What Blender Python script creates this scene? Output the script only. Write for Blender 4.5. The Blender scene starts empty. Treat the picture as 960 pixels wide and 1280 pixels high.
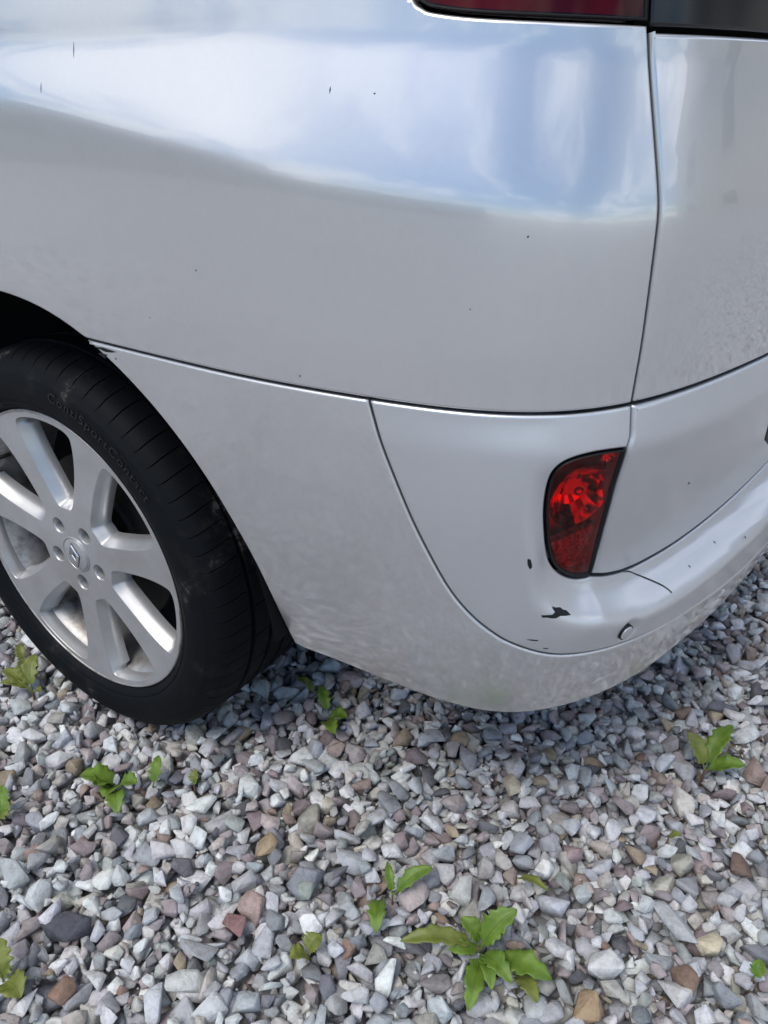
import bpy, bmesh, math, random
import numpy as np
from mathutils import Vector, Matrix
from mathutils.geometry import delaunay_2d_cdt

SC = bpy.context.scene
COL = SC.collection
R = math.radians

# ------------------------------------------------------------------ camera
cam_d = bpy.data.cameras.new("camera")
cam_d.sensor_fit = 'HORIZONTAL'; cam_d.sensor_width = 36.0; cam_d.lens = 36.0
cam_d.clip_start = 0.02; cam_d.clip_end = 2000.0
cam_o = bpy.data.objects.new("camera", cam_d); COL.objects.link(cam_o)
CAM = np.array([1.002, -0.591, 0.998]); YAW, PIT = R(-33.68), R(-29.02)
_f = np.array([math.sin(YAW)*math.cos(PIT), math.cos(YAW)*math.cos(PIT), math.sin(PIT)])
_r = np.array([math.cos(YAW), -math.sin(YAW), 0.0]); _u = np.cross(_r, _f)
_m = np.eye(4); _m[:3, 0] = _r; _m[:3, 1] = _u; _m[:3, 2] = -_f; _m[:3, 3] = CAM
cam_o.matrix_world = Matrix(_m.tolist())
SC.camera = cam_o

# ------------------------------------------------------------------ sky
SUN_EL, SUN_AZ = R(58.0), R(186.0)      # azimuth measured from +Y towards +X
world = bpy.data.worlds.new("World"); SC.world = world; world.use_nodes = True
nt = world.node_tree; nt.nodes.clear()
N = nt.nodes.new; L = nt.links.new
wo = N('ShaderNodeOutputWorld'); bg = N('ShaderNodeBackground'); bg.inputs['Strength'].default_value = 0.075
sky = N('ShaderNodeTexSky'); sky.sky_type = 'NISHITA'; sky.sun_disc = False
sky.sun_elevation = SUN_EL; sky.sun_rotation = SUN_AZ; sky.air_density = 1.0; sky.dust_density = 0.25; sky.ozone_density = 2.6
tc = N('ShaderNodeTexCoord'); sx = N('ShaderNodeSeparateXYZ'); L(tc.outputs['Generated'], sx.inputs[0])
zz = N('ShaderNodeMath'); zz.operation = 'MAXIMUM'; L(sx.outputs['Z'], zz.inputs[0]); zz.inputs[1].default_value = 0.0
za = N('ShaderNodeMath'); za.operation = 'ADD'; L(zz.outputs[0], za.inputs[0]); za.inputs[1].default_value = 0.28
iv = N('ShaderNodeMath'); iv.operation = 'DIVIDE'; iv.inputs[0].default_value = 1.0; L(za.outputs[0], iv.inputs[1])
vs = N('ShaderNodeVectorMath'); vs.operation = 'SCALE'; L(tc.outputs['Generated'], vs.inputs[0]); L(iv.outputs[0], vs.inputs['Scale'])
mp = N('ShaderNodeMapping'); mp.inputs['Location'].default_value = (-2.6, -8.3, 4.1); L(vs.outputs[0], mp.inputs[0])
cn = N('ShaderNodeTexNoise'); cn.inputs['Scale'].default_value = 1.9; cn.inputs['Detail'].default_value = 9.0; cn.inputs['Roughness'].default_value = 0.56
cn.inputs['Distortion'].default_value = 0.35; L(mp.outputs[0], cn.inputs['Vector'])
cr = N('ShaderNodeValToRGB'); cr.color_ramp.elements[0].position = 0.48; cr.color_ramp.elements[1].position = 0.58
L(cn.outputs['Fac'], cr.inputs[0])
cs = N('ShaderNodeTexNoise'); cs.inputs['Scale'].default_value = 3.2; cs.inputs['Detail'].default_value = 6.0; L(mp.outputs[0], cs.inputs['Vector'])
cc = N('ShaderNodeMix'); cc.data_type = 'RGBA'; L(cs.outputs['Fac'], cc.inputs['Factor'])
cc.inputs[6].default_value = (6.4, 6.7, 7.2, 1); cc.inputs[7].default_value = (14.6, 14.8, 15.2, 1)
mx = N('ShaderNodeMix'); mx.data_type = 'RGBA'; L(cr.outputs[0], mx.inputs['Factor']); hs = N('ShaderNodeHueSaturation'); hs.inputs['Saturation'].default_value = 1.55; hs.inputs['Value'].default_value = 0.85; L(sky.outputs[0], hs.inputs['Color']); L(hs.outputs[0], mx.inputs[6]); L(cc.outputs[2], mx.inputs[7])
L(mx.outputs[2], bg.inputs['Color']); L(bg.outputs[0], wo.inputs['Surface'])

# ------------------------------------------------------------------ sun (veiled by cloud: weak and soft)
sun_d = bpy.data.lights.new("sun", 'SUN'); sun_d.energy = 1.15; sun_d.angle = R(28.0); sun_d.color = (1.0, 0.94, 0.87)
sun_o = bpy.data.objects.new("sun", sun_d); COL.objects.link(sun_o)
_sd = Vector((math.sin(SUN_AZ)*math.cos(SUN_EL), math.cos(SUN_AZ)*math.cos(SUN_EL), math.sin(SUN_EL)))
sun_o.rotation_euler = _sd.to_track_quat('Z', 'Y').to_euler(); sun_o.location = _sd*30

# ------------------------------------------------------------------ exposure
vset = SC.view_settings
vset.view_transform = 'Standard'; vset.look = 'None'; vset.gamma = 1.0; vset.exposure = 0.95
vset.use_curve_mapping = False
SC.render.engine = 'CYCLES'
SC.cycles.use_denoising = True
SC.cycles.max_bounces = 8; SC.cycles.transparent_max_bounces = 12
SC.cycles.caustics_reflective = False; SC.cycles.caustics_refractive = False

# ------------------------------------------------------------------ materials
def mat(name):
    m = bpy.data.materials.new(name); m.use_nodes = True
    return m, m.node_tree, m.node_tree.nodes['Principled BSDF']
def noise(nt, scale, detail=4, rough=0.55, coord='Object'):
    t = nt.nodes.new('ShaderNodeTexCoord'); n = nt.nodes.new('ShaderNodeTexNoise')
    n.inputs['Scale'].default_value = scale; n.inputs['Detail'].default_value = detail; n.inputs['Roughness'].default_value = rough
    nt.links.new(t.outputs[coord], n.inputs['Vector']); return n
def ramp(nt, src, stops):
    r = nt.nodes.new('ShaderNodeValToRGB'); e = r.color_ramp.elements
    while len(e) < len(stops): e.new(0.5)
    for el, (p, c) in zip(e, stops):
        el.position = p; el.color = (c[0], c[1], c[2], 1) if hasattr(c, '__len__') else (c, c, c, 1)
    nt.links.new(src, r.inputs[0]); return r
def bump(nt, src, bs, strength, dist):
    b = nt.nodes.new('ShaderNodeBump'); b.inputs['Strength'].default_value = strength; b.inputs['Distance'].default_value = dist
    nt.links.new(src, b.inputs['Height']); nt.links.new(b.outputs[0], bs.inputs['Normal']); return b

def paint_mat(name, base, rough, dirt, coat=0.03):
    m, t, b = mat(name)
    b.inputs['Metallic'].default_value = 0.74
    b.inputs['Roughness'].default_value = rough
    b.inputs['Coat Weight'].default_value = 1.0; b.inputs['Coat IOR'].default_value = 1.6
    # road film: blotchy, duller, slightly warm
    n1 = noise(t, 9.0, 6, 0.6); n2 = noise(t, 140.0, 4, 0.6)
    mul = t.nodes.new('ShaderNodeMath'); mul.operation = 'MULTIPLY'; t.links.new(n1.outputs['Fac'], mul.inputs[0]); t.links.new(n2.outputs['Fac'], mul.inputs[1])
    rp = ramp(t, mul.outputs[0], [(0.16, 0.0), (0.42, 1.0)])
    k = t.nodes.new('ShaderNodeMath'); k.operation = 'MULTIPLY'; t.links.new(rp.outputs[0], k.inputs[0]); k.inputs[1].default_value = dirt
    mixc = t.nodes.new('ShaderNodeMix'); mixc.data_type = 'RGBA'; t.links.new(k.outputs[0], mixc.inputs['Factor'])
    mixc.inputs[6].default_value = (*base, 1); mixc.inputs[7].default_value = (0.50, 0.49, 0.47, 1)
    t.links.new(mixc.outputs[2], b.inputs['Base Color'])
    cro = t.nodes.new('ShaderNodeMath'); cro.operation = 'MULTIPLY_ADD'; t.links.new(k.outputs[0], cro.inputs[0]); cro.inputs[1].default_value = 0.14; cro.inputs[2].default_value = coat
    t.links.new(cro.outputs[0], b.inputs['Coat Roughness'])
    n3 = noise(t, 520.0, 2, 0.5); bump(t, n3.outputs['Fac'], b, 0.06, 0.0004)
    return m
M_PAINT = paint_mat('silver_paint', (0.675, 0.672, 0.675), 0.30, 0.12, 0.014)
M_BUMP = paint_mat('silver_bumper_paint', (0.665, 0.675, 0.695), 0.38, 0.12, 0.16)
M_LOWB = paint_mat('dusty_bumper_paint', (0.665, 0.664, 0.666), 0.34, 0.24, 0.045)

def simple(name, col, rough, metal=0.0, spec=0.5):
    m, t, b = mat(name); b.inputs['Base Color'].default_value = (*col, 1); b.inputs['Roughness'].default_value = rough
    b.inputs['Metallic'].default_value = metal; b.inputs['Specular IOR Level'].default_value = spec
    return m
M_BLACK = simple('black_plastic', (0.010, 0.010, 0.011), 0.55, 0, 0.3)
M_CHIP = simple('bare_black_plastic', (0.010, 0.012, 0.014), 0.7, 0, 0.3)
M_TAR = simple('tar_streak', (0.10, 0.105, 0.11), 0.7)
M_GROOVE = simple('dark_seam', (0.02, 0.021, 0.023), 0.7)
M_LINER = simple('arch_liner', (0.006, 0.006, 0.007), 0.9, 0, 0.2)
M_TRIM = simple('black_glass_trim', (0.006, 0.007, 0.008), 0.18)
M_GLASS = simple('tinted_glass', (0.008, 0.010, 0.012), 0.03)
M_PLATE = simple('plate_white', (0.75, 0.75, 0.73), 0.35)
M_BLUE = simple('plate_blue', (0.01, 0.05, 0.32), 0.35)
M_DISC = simple('brake_steel', (0.04, 0.038, 0.036), 0.6, 0.6)
M_SENSOR = simple('sensor_silver', (0.50, 0.51, 0.525), 0.45, 0.6)
M_LOGO = simple('logo_chrome', (0.72, 0.73, 0.75), 0.22, 1.0)
M_LOGOD = simple('logo_ground', (0.10, 0.105, 0.11), 0.5, 0.5)

def rim_mat():
    m, t, b = mat('wheel_silver')
    b.inputs['Metallic'].default_value = 0.6; b.inputs['Coat Weight'].default_value = 0.5; b.inputs['Coat Roughness'].default_value = 0.15
    n1 = noise(t, 14, 6, 0.62); n2 = noise(t, 180, 3)
    rp = ramp(t, n1.outputs['Fac'], [(0.40, (0.52, 0.522, 0.525)), (0.70, (0.44, 0.435, 0.425))])
    t.links.new(rp.outputs[0], b.inputs['Base Color'])
    rr = ramp(t, n2.outputs['Fac'], [(0.3, 0.33), (0.75, 0.42)]); t.links.new(rr.outputs[0], b.inputs['Roughness'])
    return m
M_RIM = rim_mat()
def barrel_mat():
    m, t, b = mat('wheel_barrel')
    b.inputs['Metallic'].default_value = 0.7
    n1 = noise(t, 22, 7, 0.7)
    rp = ramp(t, n1.outputs['Fac'], [(0.36, (0.50, 0.50, 0.50)), (0.52, (0.40, 0.385, 0.37)), (0.68, (0.16, 0.13, 0.11))])
    t.links.new(rp.outputs[0], b.inputs['Base Color']); b.inputs['Roughness'].default_value = 0.5
    return m
M_BARREL = barrel_mat()
def tyre_mat():
    m, t, b = mat('tyre_rubber')
    n1 = noise(t, 30, 7, 0.7); n2 = noise(t, 7, 4, 0.6)
    mul = t.nodes.new('ShaderNodeMath'); mul.operation = 'MULTIPLY'; t.links.new(n1.outputs['Fac'], mul.inputs[0]); t.links.new(n2.outputs['Fac'], mul.inputs[1])
    rp = ramp(t, mul.outputs[0], [(0.28, (0.0042, 0.0055, 0.007)), (0.355, (0.011, 0.0118, 0.0125)), (0.41, (0.07, 0.067, 0.062))])
    t.links.new(rp.outputs[0], b.inputs['Base Color'])
    b.inputs['Roughness'].default_value = 0.66; b.inputs['Specular IOR Level'].default_value = 0.12
    n3 = noise(t, 260, 4, 0.7); bump(t, n3.outputs['Fac'], b, 0.25, 0.001)
    return m
M_TYRE = tyre_mat()
M_LETTER = simple('tyre_lettering', (0.004, 0.0045, 0.005), 0.42)

def lens_mat(name, tint, rough=0.10):
    m = bpy.data.materials.new(name); m.use_nodes = True; t = m.node_tree; t.nodes.clear()
    o = t.nodes.new('ShaderNodeOutputMaterial'); tr = t.nodes.new('ShaderNodeBsdfTransparent'); gl = t.nodes.new('ShaderNodeBsdfGlossy')
    tr.inputs[0].default_value = (*tint, 1); gl.inputs['Roughness'].default_value = rough
    fr = t.nodes.new('ShaderNodeFresnel'); fr.inputs[0].default_value = 1.38
    mx = t.nodes.new('ShaderNodeMixShader'); t.links.new(fr.outputs[0], mx.inputs[0]); t.links.new(tr.outputs[0], mx.inputs[1]); t.links.new(gl.outputs[0], mx.inputs[2])
    t.links.new(mx.outputs[0], o.inputs['Surface']); return m
M_LENS = lens_mat('red_lens', (0.97, 0.014, 0.022))
M_LENSD = lens_mat('deep_red_lens', (0.55, 0.015, 0.025))
M_REFL = simple('lamp_reflector', (0.92, 0.92, 0.92), 0.10, 1.0)
M_REFLF = simple('lamp_reflex', (0.85, 0.7, 0.7), 0.3, 0.3)
M_REFLR = simple('lamp_back', (0.80, 0.66, 0.66), 0.5, 0.2)
_t = M_REFLF.node_tree; _b = _t.nodes['Principled BSDF']; _tc = _t.nodes.new('ShaderNodeTexCoord'); _v = _t.nodes.new('ShaderNodeTexVoronoi'); _v.inputs['Scale'].default_value = 330.0
_t.links.new(_tc.outputs['Object'], _v.inputs['Vector']); _s = _t.nodes.new('ShaderNodeSeparateColor'); _t.links.new(_v.outputs['Color'], _s.inputs[0])
_t.links.new(ramp(_t, _s.outputs[0], [(0.1, (0.22, 0.16, 0.16)), (0.9, (0.72, 0.6, 0.6))]).outputs[0], _b.inputs['Base Color'])
M_AMBER = simple('amber_bulb_cover', (0.55, 0.18, 0.03), 0.3, 0.0)

# ------------------------------------------------------------------ object helpers
def link(name, me, m=None, parent=None):
    o = bpy.data.objects.new(name, me); COL.objects.link(o)
    if m is not None and me is not None: me.materials.append(m)
    if parent is not None: o.parent = parent
    return o
def tag(o, label=None, cat=None, group=None, kind=None):
    if label: o['label'] = label
    if cat: o['category'] = cat
    if group: o['group'] = group
    if kind: o['kind'] = kind
    return o
def empty(name, loc=(0, 0, 0)):
    o = bpy.data.objects.new(name, None); COL.objects.link(o); o.location = loc; o.empty_display_size = 0.1; return o
def mesh_np(name, verts, faces, m=None, parent=None, normals=None, smooth=True):
    me = bpy.data.meshes.new(name)
    me.from_pydata([tuple(v) for v in np.asarray(verts, float)], [], [tuple(int(i) for i in f) for f in faces])
    if smooth: me.polygons.foreach_set('use_smooth', [True]*len(me.polygons))
    me.update()
    if normals is not None: me.normals_split_custom_set_from_vertices([tuple(n) for n in np.asarray(normals, float)])
    return link(name, me, m, parent)
def bm_obj(name, bm, m=None, parent=None, smooth=False):
    me = bpy.data.meshes.new(name); bm.normal_update(); bm.to_mesh(me); bm.free()
    if smooth: me.polygons.foreach_set('use_smooth', [True]*len(me.polygons))
    return link(name, me, m, parent)
def box(bm, x0, x1, y0, y1, z0, z1):
    vs = [bm.verts.new(p) for p in ((x0,y0,z0),(x1,y0,z0),(x1,y1,z0),(x0,y1,z0),(x0,y0,z1),(x1,y0,z1),(x1,y1,z1),(x0,y1,z1))]
    for f in ((3,2,1,0),(4,5,6,7),(0,1,5,4),(1,2,6,5),(2,3,7,6),(3,0,4,7)): bm.faces.new([vs[i] for i in f])

# ---- body surface
# ---- body surface: plan curve (arc length u) + inward offset d(u,z) ----
UC, YC = 1.635, 0.86
_S = np.linspace(-4.0, 1.7, 11401)
def _sg(t): return 1/(1+np.exp(-np.clip(t,-60,60)))
_TH = 1.058*_sg((_S-.7789)/.0543)+.1443*_sg((_S-.468)/.04)+.4274*np.log1p(np.exp(np.clip((_S-.7789)/.05,-60,60)))*.05
_DS=_S[1]-_S[0]
_X=np.concatenate([[0],np.cumsum((np.cos(_TH[1:])+np.cos(_TH[:-1]))/2)*_DS]); _X-=np.interp(0,_S,_X)
_Y=np.concatenate([[0],np.cumsum((np.sin(_TH[1:])+np.sin(_TH[:-1]))/2)*_DS]); _Y=_Y-np.interp(0,_S,_Y)-.042
def pchip(xs,ys):
    xs=np.array(xs,float);ys=np.array(ys,float);h=np.diff(xs);dl=np.diff(ys)/h
    m=np.zeros_like(ys)
    for i in range(1,len(xs)-1):
        if dl[i-1]*dl[i]>0:
            w1=2*h[i]+h[i-1];w2=h[i]+2*h[i-1];m[i]=(w1+w2)/(w1/dl[i-1]+w2/dl[i])
    m[0]=dl[0];m[-1]=dl[-1]
    def f(x):
        x=np.asarray(x,float);i=np.clip(np.searchsorted(xs,x)-1,0,len(h)-1);t=(x-xs[i])/h[i]
        tc=np.clip(t,0,1)
        v=(2*tc**3-3*tc**2+1)*ys[i]+(tc**3-2*tc**2+tc)*h[i]*m[i]+(-2*tc**3+3*tc**2)*ys[i+1]+(tc**3-tc**2)*h[i]*m[i+1]
        return v+np.where(t<0,(t)*h[i]*m[i],0)+np.where(t>1,(t-1)*h[i]*m[i+1],0)
    return f
def smooth_tab(xs,ys,sig):
    g=np.arange(-.1,2.0,.001);v=np.interp(g,xs,ys);k=np.exp(-.5*(np.arange(-60,61)*.001/sig)**2);k/=k.sum()
    vp=np.pad(v,60,mode='reflect',reflect_type='odd');v=np.convolve(vp,k,'valid')
    return lambda z:np.interp(z,g,v)
P_SIDE=pchip([.16,.22,.27,.30,.33,.39,.44,.49,.545,.59,.67,.735,.80,.9,1.05,2.0],[.30,.19,.115,.088,.066,.043,.031,.023,.0155,.0115,.005,0,-.003,-.003,0,.0])
P_CORN=pchip([.16,.22,.27,.31,.36,.40,.44,.476,.55,.692,.735,.80,.9,1.05,2.0],[.28,.17,.09,.048,.025,.014,.006,.001,-.002,-.006,0,-.002,-.002,0,0])
P_REAR=pchip([.16,.22,.27,.31,.36,.40,.44,.476,.55,.692,.735,.80,.9,1.05,2.0],[.24,.11,.048,.022,.010,.003,-.004,-.010,-.011,-.0065,0,-.001,-.001,0,0])
P_GATE=smooth_tab([-.1,.5,.60,.66,.692,.735,2.],[.17,.036,.014,.001,-.0065,.0,.18],.005)
# tilt above the shoulder crease
ZCU=np.array([-1.5,.10,.40,.55,.70,.83,1.0,UC]); ZCV=np.array([1.03,.990,.953,.933,.917,.905,.905,.91])
_zc=pchip(ZCU,ZCV)
def sp(t,r): return np.logaddexp(0,t/r)*r
def hermite(a,b,t):
    t=np.clip((t-a)/(b-a),0,1);return t*t*(3-2*t)
GATE_POLY=None   # list of (u,z): region lying in the gate plane (left half)
def set_gate(poly):
    global GATE_POLY,_WG; GATE_POLY=np.array(poly,float)
    gu=np.arange(.66,1.70,.002);gz=np.arange(.38,.82,.002);A,B=np.meshgrid(gu,gz,indexing='ij')
    wd=SHELF+(.024-SHELF)*hermite(.515,.585,B);t=np.clip(sdf_poly(A.ravel(),B.ravel(),GATE_POLY).reshape(A.shape)/wd,0,1);w=1-t*t*(3-2*t)
    k=np.exp(-.5*(np.arange(-12,13)*.002/.0038)**2);k/=k.sum()
    w=np.apply_along_axis(lambda r:np.convolve(np.pad(r,12,mode='edge'),k,'valid'),0,w)
    w=np.apply_along_axis(lambda r:np.convolve(np.pad(r,12,mode='edge'),k,'valid'),1,w);_WG=w
def gate_w(u,z):
    fu=np.clip((u-.66)/.002,1,_WG.shape[0]-3.01);fz=np.clip((z-.38)/.002,1,_WG.shape[1]-3.01)
    iu=fu.astype(int);iz=fz.astype(int);tu=fu-iu;tz=fz-iz
    bs=lambda t:((1-t)**3/6,(3*t**3-6*t*t+4)/6,(-3*t**3+3*t*t+3*t+1)/6,t**3/6)
    bu=bs(tu);bz=bs(tz);o=0
    for i in range(4):
        for j in range(4): o=o+bu[i]*bz[j]*_WG[iu+i-1,iz+j-1]
    return o
def sdf_poly(px,pz,poly):
    a=poly;b=np.roll(poly,-1,0);best=np.full(px.shape,1e9);ins=np.zeros(px.shape,bool)
    for (x0,y0),(x1,y1) in zip(a,b):
        ex,ey=x1-x0,y1-y0;wx,wy=px-x0,pz-y0;t=np.clip((wx*ex+wy*ey)/(ex*ex+ey*ey+1e-12),0,1)
        best=np.minimum(best,np.hypot(wx-ex*t,wy-ey*t))
        c=((y0>pz)!=(y1>pz))&(px<(x1-x0)*(pz-y0)/(y1-y0+1e-15)+x0);ins^=c
    return np.where(ins,-best,best)
SHELF=.042
SENSOR=None
def offset(u,z):
    u=np.minimum(u,2*UC-u)
    a=hermite(.50,.80,u);b=hermite(.74,1.02,u)
    d=P_SIDE(z)*(1-a)+a*((1-b)*P_CORN(z)+b*P_REAR(z))
    zc=_zc(u)
    t=z-zc
    rear=hermite(.70,.95,u)
    d=d+(.25-.05*rear)*sp(t,.0065)-.17*(1-.35*rear)*sp(z-(1.034-.014*hermite(.5,.85,u)),.0035)+.19*sp(z-1.17,.05)+.25*sp(z-1.45,.06)+.9*sp(z-1.66,.04)
    d=d-.045*sp(-t,.0065)*np.exp(np.minimum(t,0)/.06)*.5
    if GATE_POLY is not None:
        m=(z<.795)&(z>.40)&(u>.70)
        if np.any(m):
            um,zm=u[m],z[m];w=gate_w(um,zm)
            dm=d[m];g=np.where(zm<.735,P_GATE(zm),dm)
            d=d.copy();d[m]=dm+(g-dm)*w
    if SENSOR is not None:
        r=np.hypot((u-SENSOR[0]-.005),z-SENSOR[1]);d=d+.005*np.exp(-(r/.0145)**4)
    return d
def plan_at(u):
    mir=u>UC;uu=np.where(mir,2*UC-u,u)
    x=np.interp(uu,_S,_X);y=np.interp(uu,_S,_Y);th=np.interp(uu,_S,_TH)
    nx=np.sin(th);ny=-np.cos(th)
    return x,np.where(mir,2*YC-y,y),nx,np.where(mir,-ny,ny)
def surf(u,z,extra=0.):
    u=np.asarray(u,float);z=np.asarray(z,float)
    x,y,nx,ny=plan_at(u);d=offset(u,z)+extra
    return np.stack([x-nx*d,y-ny*d,z],-1)
def normal(u,z,e=6e-4):
    du=surf(u+e,z)-surf(u-e,z);dz=surf(u,z+e)-surf(u,z-e)
    n=np.cross(du,dz);return n/np.linalg.norm(n,axis=-1,keepdims=True)

# ------------------------------------------------------------------ panel builder on the body surface
def resample(poly, step):
    out = []
    n = len(poly)
    for i in range(n):
        a = np.array(poly[i], float); b = np.array(poly[(i+1) % n], float)
        k = max(1, int(math.ceil(np.linalg.norm(b-a)/step)))
        for j in range(k): out.append(a+(b-a)*j/k)
    return np.array(out)
def area2(p): return float(np.sum(p[:, 0]*np.roll(p[:, 1], -1)-np.roll(p[:, 0], -1)*p[:, 1]))
def out_normals(p):
    e = np.roll(p, -1, 0)-p; e /= np.linalg.norm(e, axis=1, keepdims=True)+1e-12
    n = np.stack([e[:, 1], -e[:, 0]], 1)                       # outward for CCW
    a = n+np.roll(n, 1, 0); l = np.linalg.norm(a, axis=1, keepdims=True); a = a/(l+1e-9)
    c = np.clip((a*n).sum(1, keepdims=True), 0.55, 1)
    return a, 1.0/c
def smooth_poly(pts, closed=False, k=4):
    """Catmull-Rom through the points"""
    p = np.array(pts, float); out = []
    n = len(p)
    for i in range(n-1):
        p0 = p[max(i-1, 0)]; p1 = p[i]; p2 = p[i+1]; p3 = p[min(i+2, n-1)]
        for j in range(k):
            t = j/k
            out.append(0.5*((2*p1)+(-p0+p2)*t+(2*p0-5*p1+4*p2-p3)*t*t+(-p0+3*p1-3*p2+p3)*t**3))
    out.append(p[-1]); return [tuple(q) for q in out]
def panel(name, poly, m, parent, step=0.012, curl=0.0035, flange=0.018, extra=0.0, fine=(), bstep=0.006, dome=0.0, gap=0.0):
    b = resample(poly, bstep)
    if area2(b) < 0: b = b[::-1]
    an, ml = out_normals(b)
    b = b-an*ml*gap
    ts = [0.0, curl*0.12, curl*0.4, curl]
    rings = [b-an*ml*t for t in ts]
    inner = rings[-1]
    lo, hi = b.min(0), b.max(0)
    def grid(u0, u1, z0, z1, s):
        g = np.stack(np.meshgrid(np.arange(u0, u1, s), np.arange(z0, z1, s)), -1).reshape(-1, 2)
        g[:, 0] += (np.round(g[:, 1]/s) % 2)*s*0.5
        return g
    g = grid(lo[0], hi[0], lo[1], hi[1], step)
    for (u0, u1, z0, z1, s) in fine:
        k = (g[:, 0] > u0-s) & (g[:, 0] < u1+s) & (g[:, 1] > z0-s) & (g[:, 1] < z1+s)
        g = np.concatenate([g[~k], grid(u0, u1, z0, z1, s)])
    sd = sdf_poly(g[:, 0], g[:, 1], inner); g = g[sd < -min(step, 0.006)*0.5]
    allp = np.concatenate([inner, g]); n = len(inner)
    res = delaunay_2d_cdt([Vector(p) for p in allp], [(i, (i+1) % n) for i in range(n)], [], 0, 1e-7)
    cv = np.array([tuple(v) for v in res[0]]); tri = np.array([f for f in res[2]])
    omap = res[3]
    cen = cv[tri].mean(1); tri = tri[sdf_poly(cen[:, 0], cen[:, 1], inner) < 0]
    # triangle orientation
    a_, b_, c_ = cv[tri[:, 0]], cv[tri[:, 1]], cv[tri[:, 2]]
    cr_ = (b_[:, 0]-a_[:, 0])*(c_[:, 1]-a_[:, 1])-(b_[:, 1]-a_[:, 1])*(c_[:, 0]-a_[:, 0])
    tri[cr_ < 0] = tri[cr_ < 0][:, ::-1]
    idx = {}
    for k, lst in enumerate(omap):
        for o_ in lst: idx[o_] = k
    V = []; NRM = []; F = [tuple(t) for t in tri]
    def ev(p, depth, tilt, on):
        nn = normal(p[:, 0], p[:, 1]); q = surf(p[:, 0], p[:, 1], extra)-nn*depth
        if on is not None:
            e = 6e-4
            su = surf(p[:, 0]+e, p[:, 1])-surf(p[:, 0]-e, p[:, 1]); sz = surf(p[:, 0], p[:, 1]+e)-surf(p[:, 0], p[:, 1]-e)
            su /= np.linalg.norm(su, axis=1, keepdims=True); sz /= np.linalg.norm(sz, axis=1, keepdims=True)
            o3 = su*on[:, :1]+sz*on[:, 1:]; o3 /= np.linalg.norm(o3, axis=1, keepdims=True)+1e-9
            nn2 = nn*math.cos(tilt)+o3*math.sin(tilt)
            return q, nn2, nn, o3
        return q, nn, nn, None
    q, nn, _, _ = ev(cv, 0.0, 0, None)
    if dome:
        dd = np.clip(-sdf_poly(cv[:, 0], cv[:, 1], inner), 0, 0.03)/0.03
        q = q+nn*(dome*(1-(1-dd)**2))[:, None]
    V.append(q); NRM.append(nn); base = len(cv)
    prev = [idx[i] for i in range(n)]
    for ri in (2, 1, 0):
        t = ts[ri]; s = 1-t/curl; depth = curl*(1-math.sqrt(max(0, 1-s*s))); tilt = math.asin(min(1, s))*0.95
        q, nn, n0, o3 = ev(rings[ri], depth, tilt, an)
        V.append(q); NRM.append(nn); cur = [base+i for i in range(n)]; base += n
        for i in range(n):
            j = (i+1) % n; F.append((prev[j], prev[i], cur[i], cur[j]))
        prev = cur
    # flange running inwards
    V.append(q); NRM.append(o3); c0 = [base+i for i in range(n)]; base += n
    V.append(q-n0*flange); NRM.append(o3); c1 = [base+i for i in range(n)]; base += n
    for i in range(n):
        j = (i+1) % n; F.append((c0[j], c0[i], c1[i], c1[j]))
    return mesh_np(name, np.concatenate(V), F, m, parent, np.concatenate(NRM))
def mirror(pts): return [(2*UC-u, z) for u, z in reversed(pts)]
def decal(name, poly, m, parent, lift=0.0005, step=0.004):
    """thin chip lying on the body surface"""
    b = resample(poly, step); 
    if area2(b) < 0: b = b[::-1]
    n = len(b); c = b.mean(0); rng = [b, c+(b-c)*0.6, c+(b-c)*0.25]
    V = []; F = []
    for k, r_ in enumerate(rng):
        nn = normal(r_[:, 0], r_[:, 1]); V.append(surf(r_[:, 0], r_[:, 1])+nn*(lift if k else lift*0.3))
    V = np.concatenate(V)
    for k in range(2):
        for i in range(n):
            j = (i+1) % n; F.append((k*n+i, k*n+j, (k+1)*n+j, (k+1)*n+i))
    F.append(tuple(2*n+i for i in range(n)))
    return mesh_np(name, V, F, m, parent)

# ------------------------------------------------------------------ the setting: ground
def ground_mat():
    m, t, b = mat('gravel_ground')
    n0 = noise(t, 3.0, 5, 0.6)
    tcn = t.nodes.new('ShaderNodeTexCoord'); vo = t.nodes.new('ShaderNodeTexVoronoi'); vo.inputs['Scale'].default_value = 38.0
    t.links.new(tcn.outputs['Object'], vo.inputs['Vector'])
    hs = t.nodes.new('ShaderNodeSeparateColor'); t.links.new(vo.outputs['Color'], hs.inputs[0])
    rp = ramp(t, hs.outputs[0], [(0.0, (0.22, 0.215, 0.215)), (0.35, (0.38, 0.385, 0.40)), (0.7, (0.52, 0.53, 0.54)), (1.0, (0.36, 0.31, 0.28))])
    mm = t.nodes.new('ShaderNodeMix'); mm.data_type = 'RGBA'; mm.blend_type = 'MULTIPLY'; mm.inputs['Factor'].default_value = 0.3
    t.links.new(rp.outputs[0], mm.inputs[6]); t.links.new(n0.outputs['Fac'], mm.inputs[7]); t.links.new(mm.outputs[2], b.inputs['Base Color'])
    b.inputs['Roughness'].default_value = 0.95
    bump(t, vo.outputs['Distance'], b, 1.0, -0.02)
    return m
bm = bmesh.new()
vs = [bm.verts.new(p) for p in ((-300, -300, -0.034), (300, -300, -0.034), (300, 300, -0.034), (-300, 300, -0.034))]; bm.faces.new(vs)
tag(bm_obj('ground', bm, ground_mat()), kind='structure')

# ------------------------------------------------------------------ the car
car = empty('car', (0, 0, 0))
tag(car, 'silver minivan with scuffed rear bumper parked on pale gravel', 'car')

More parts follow.
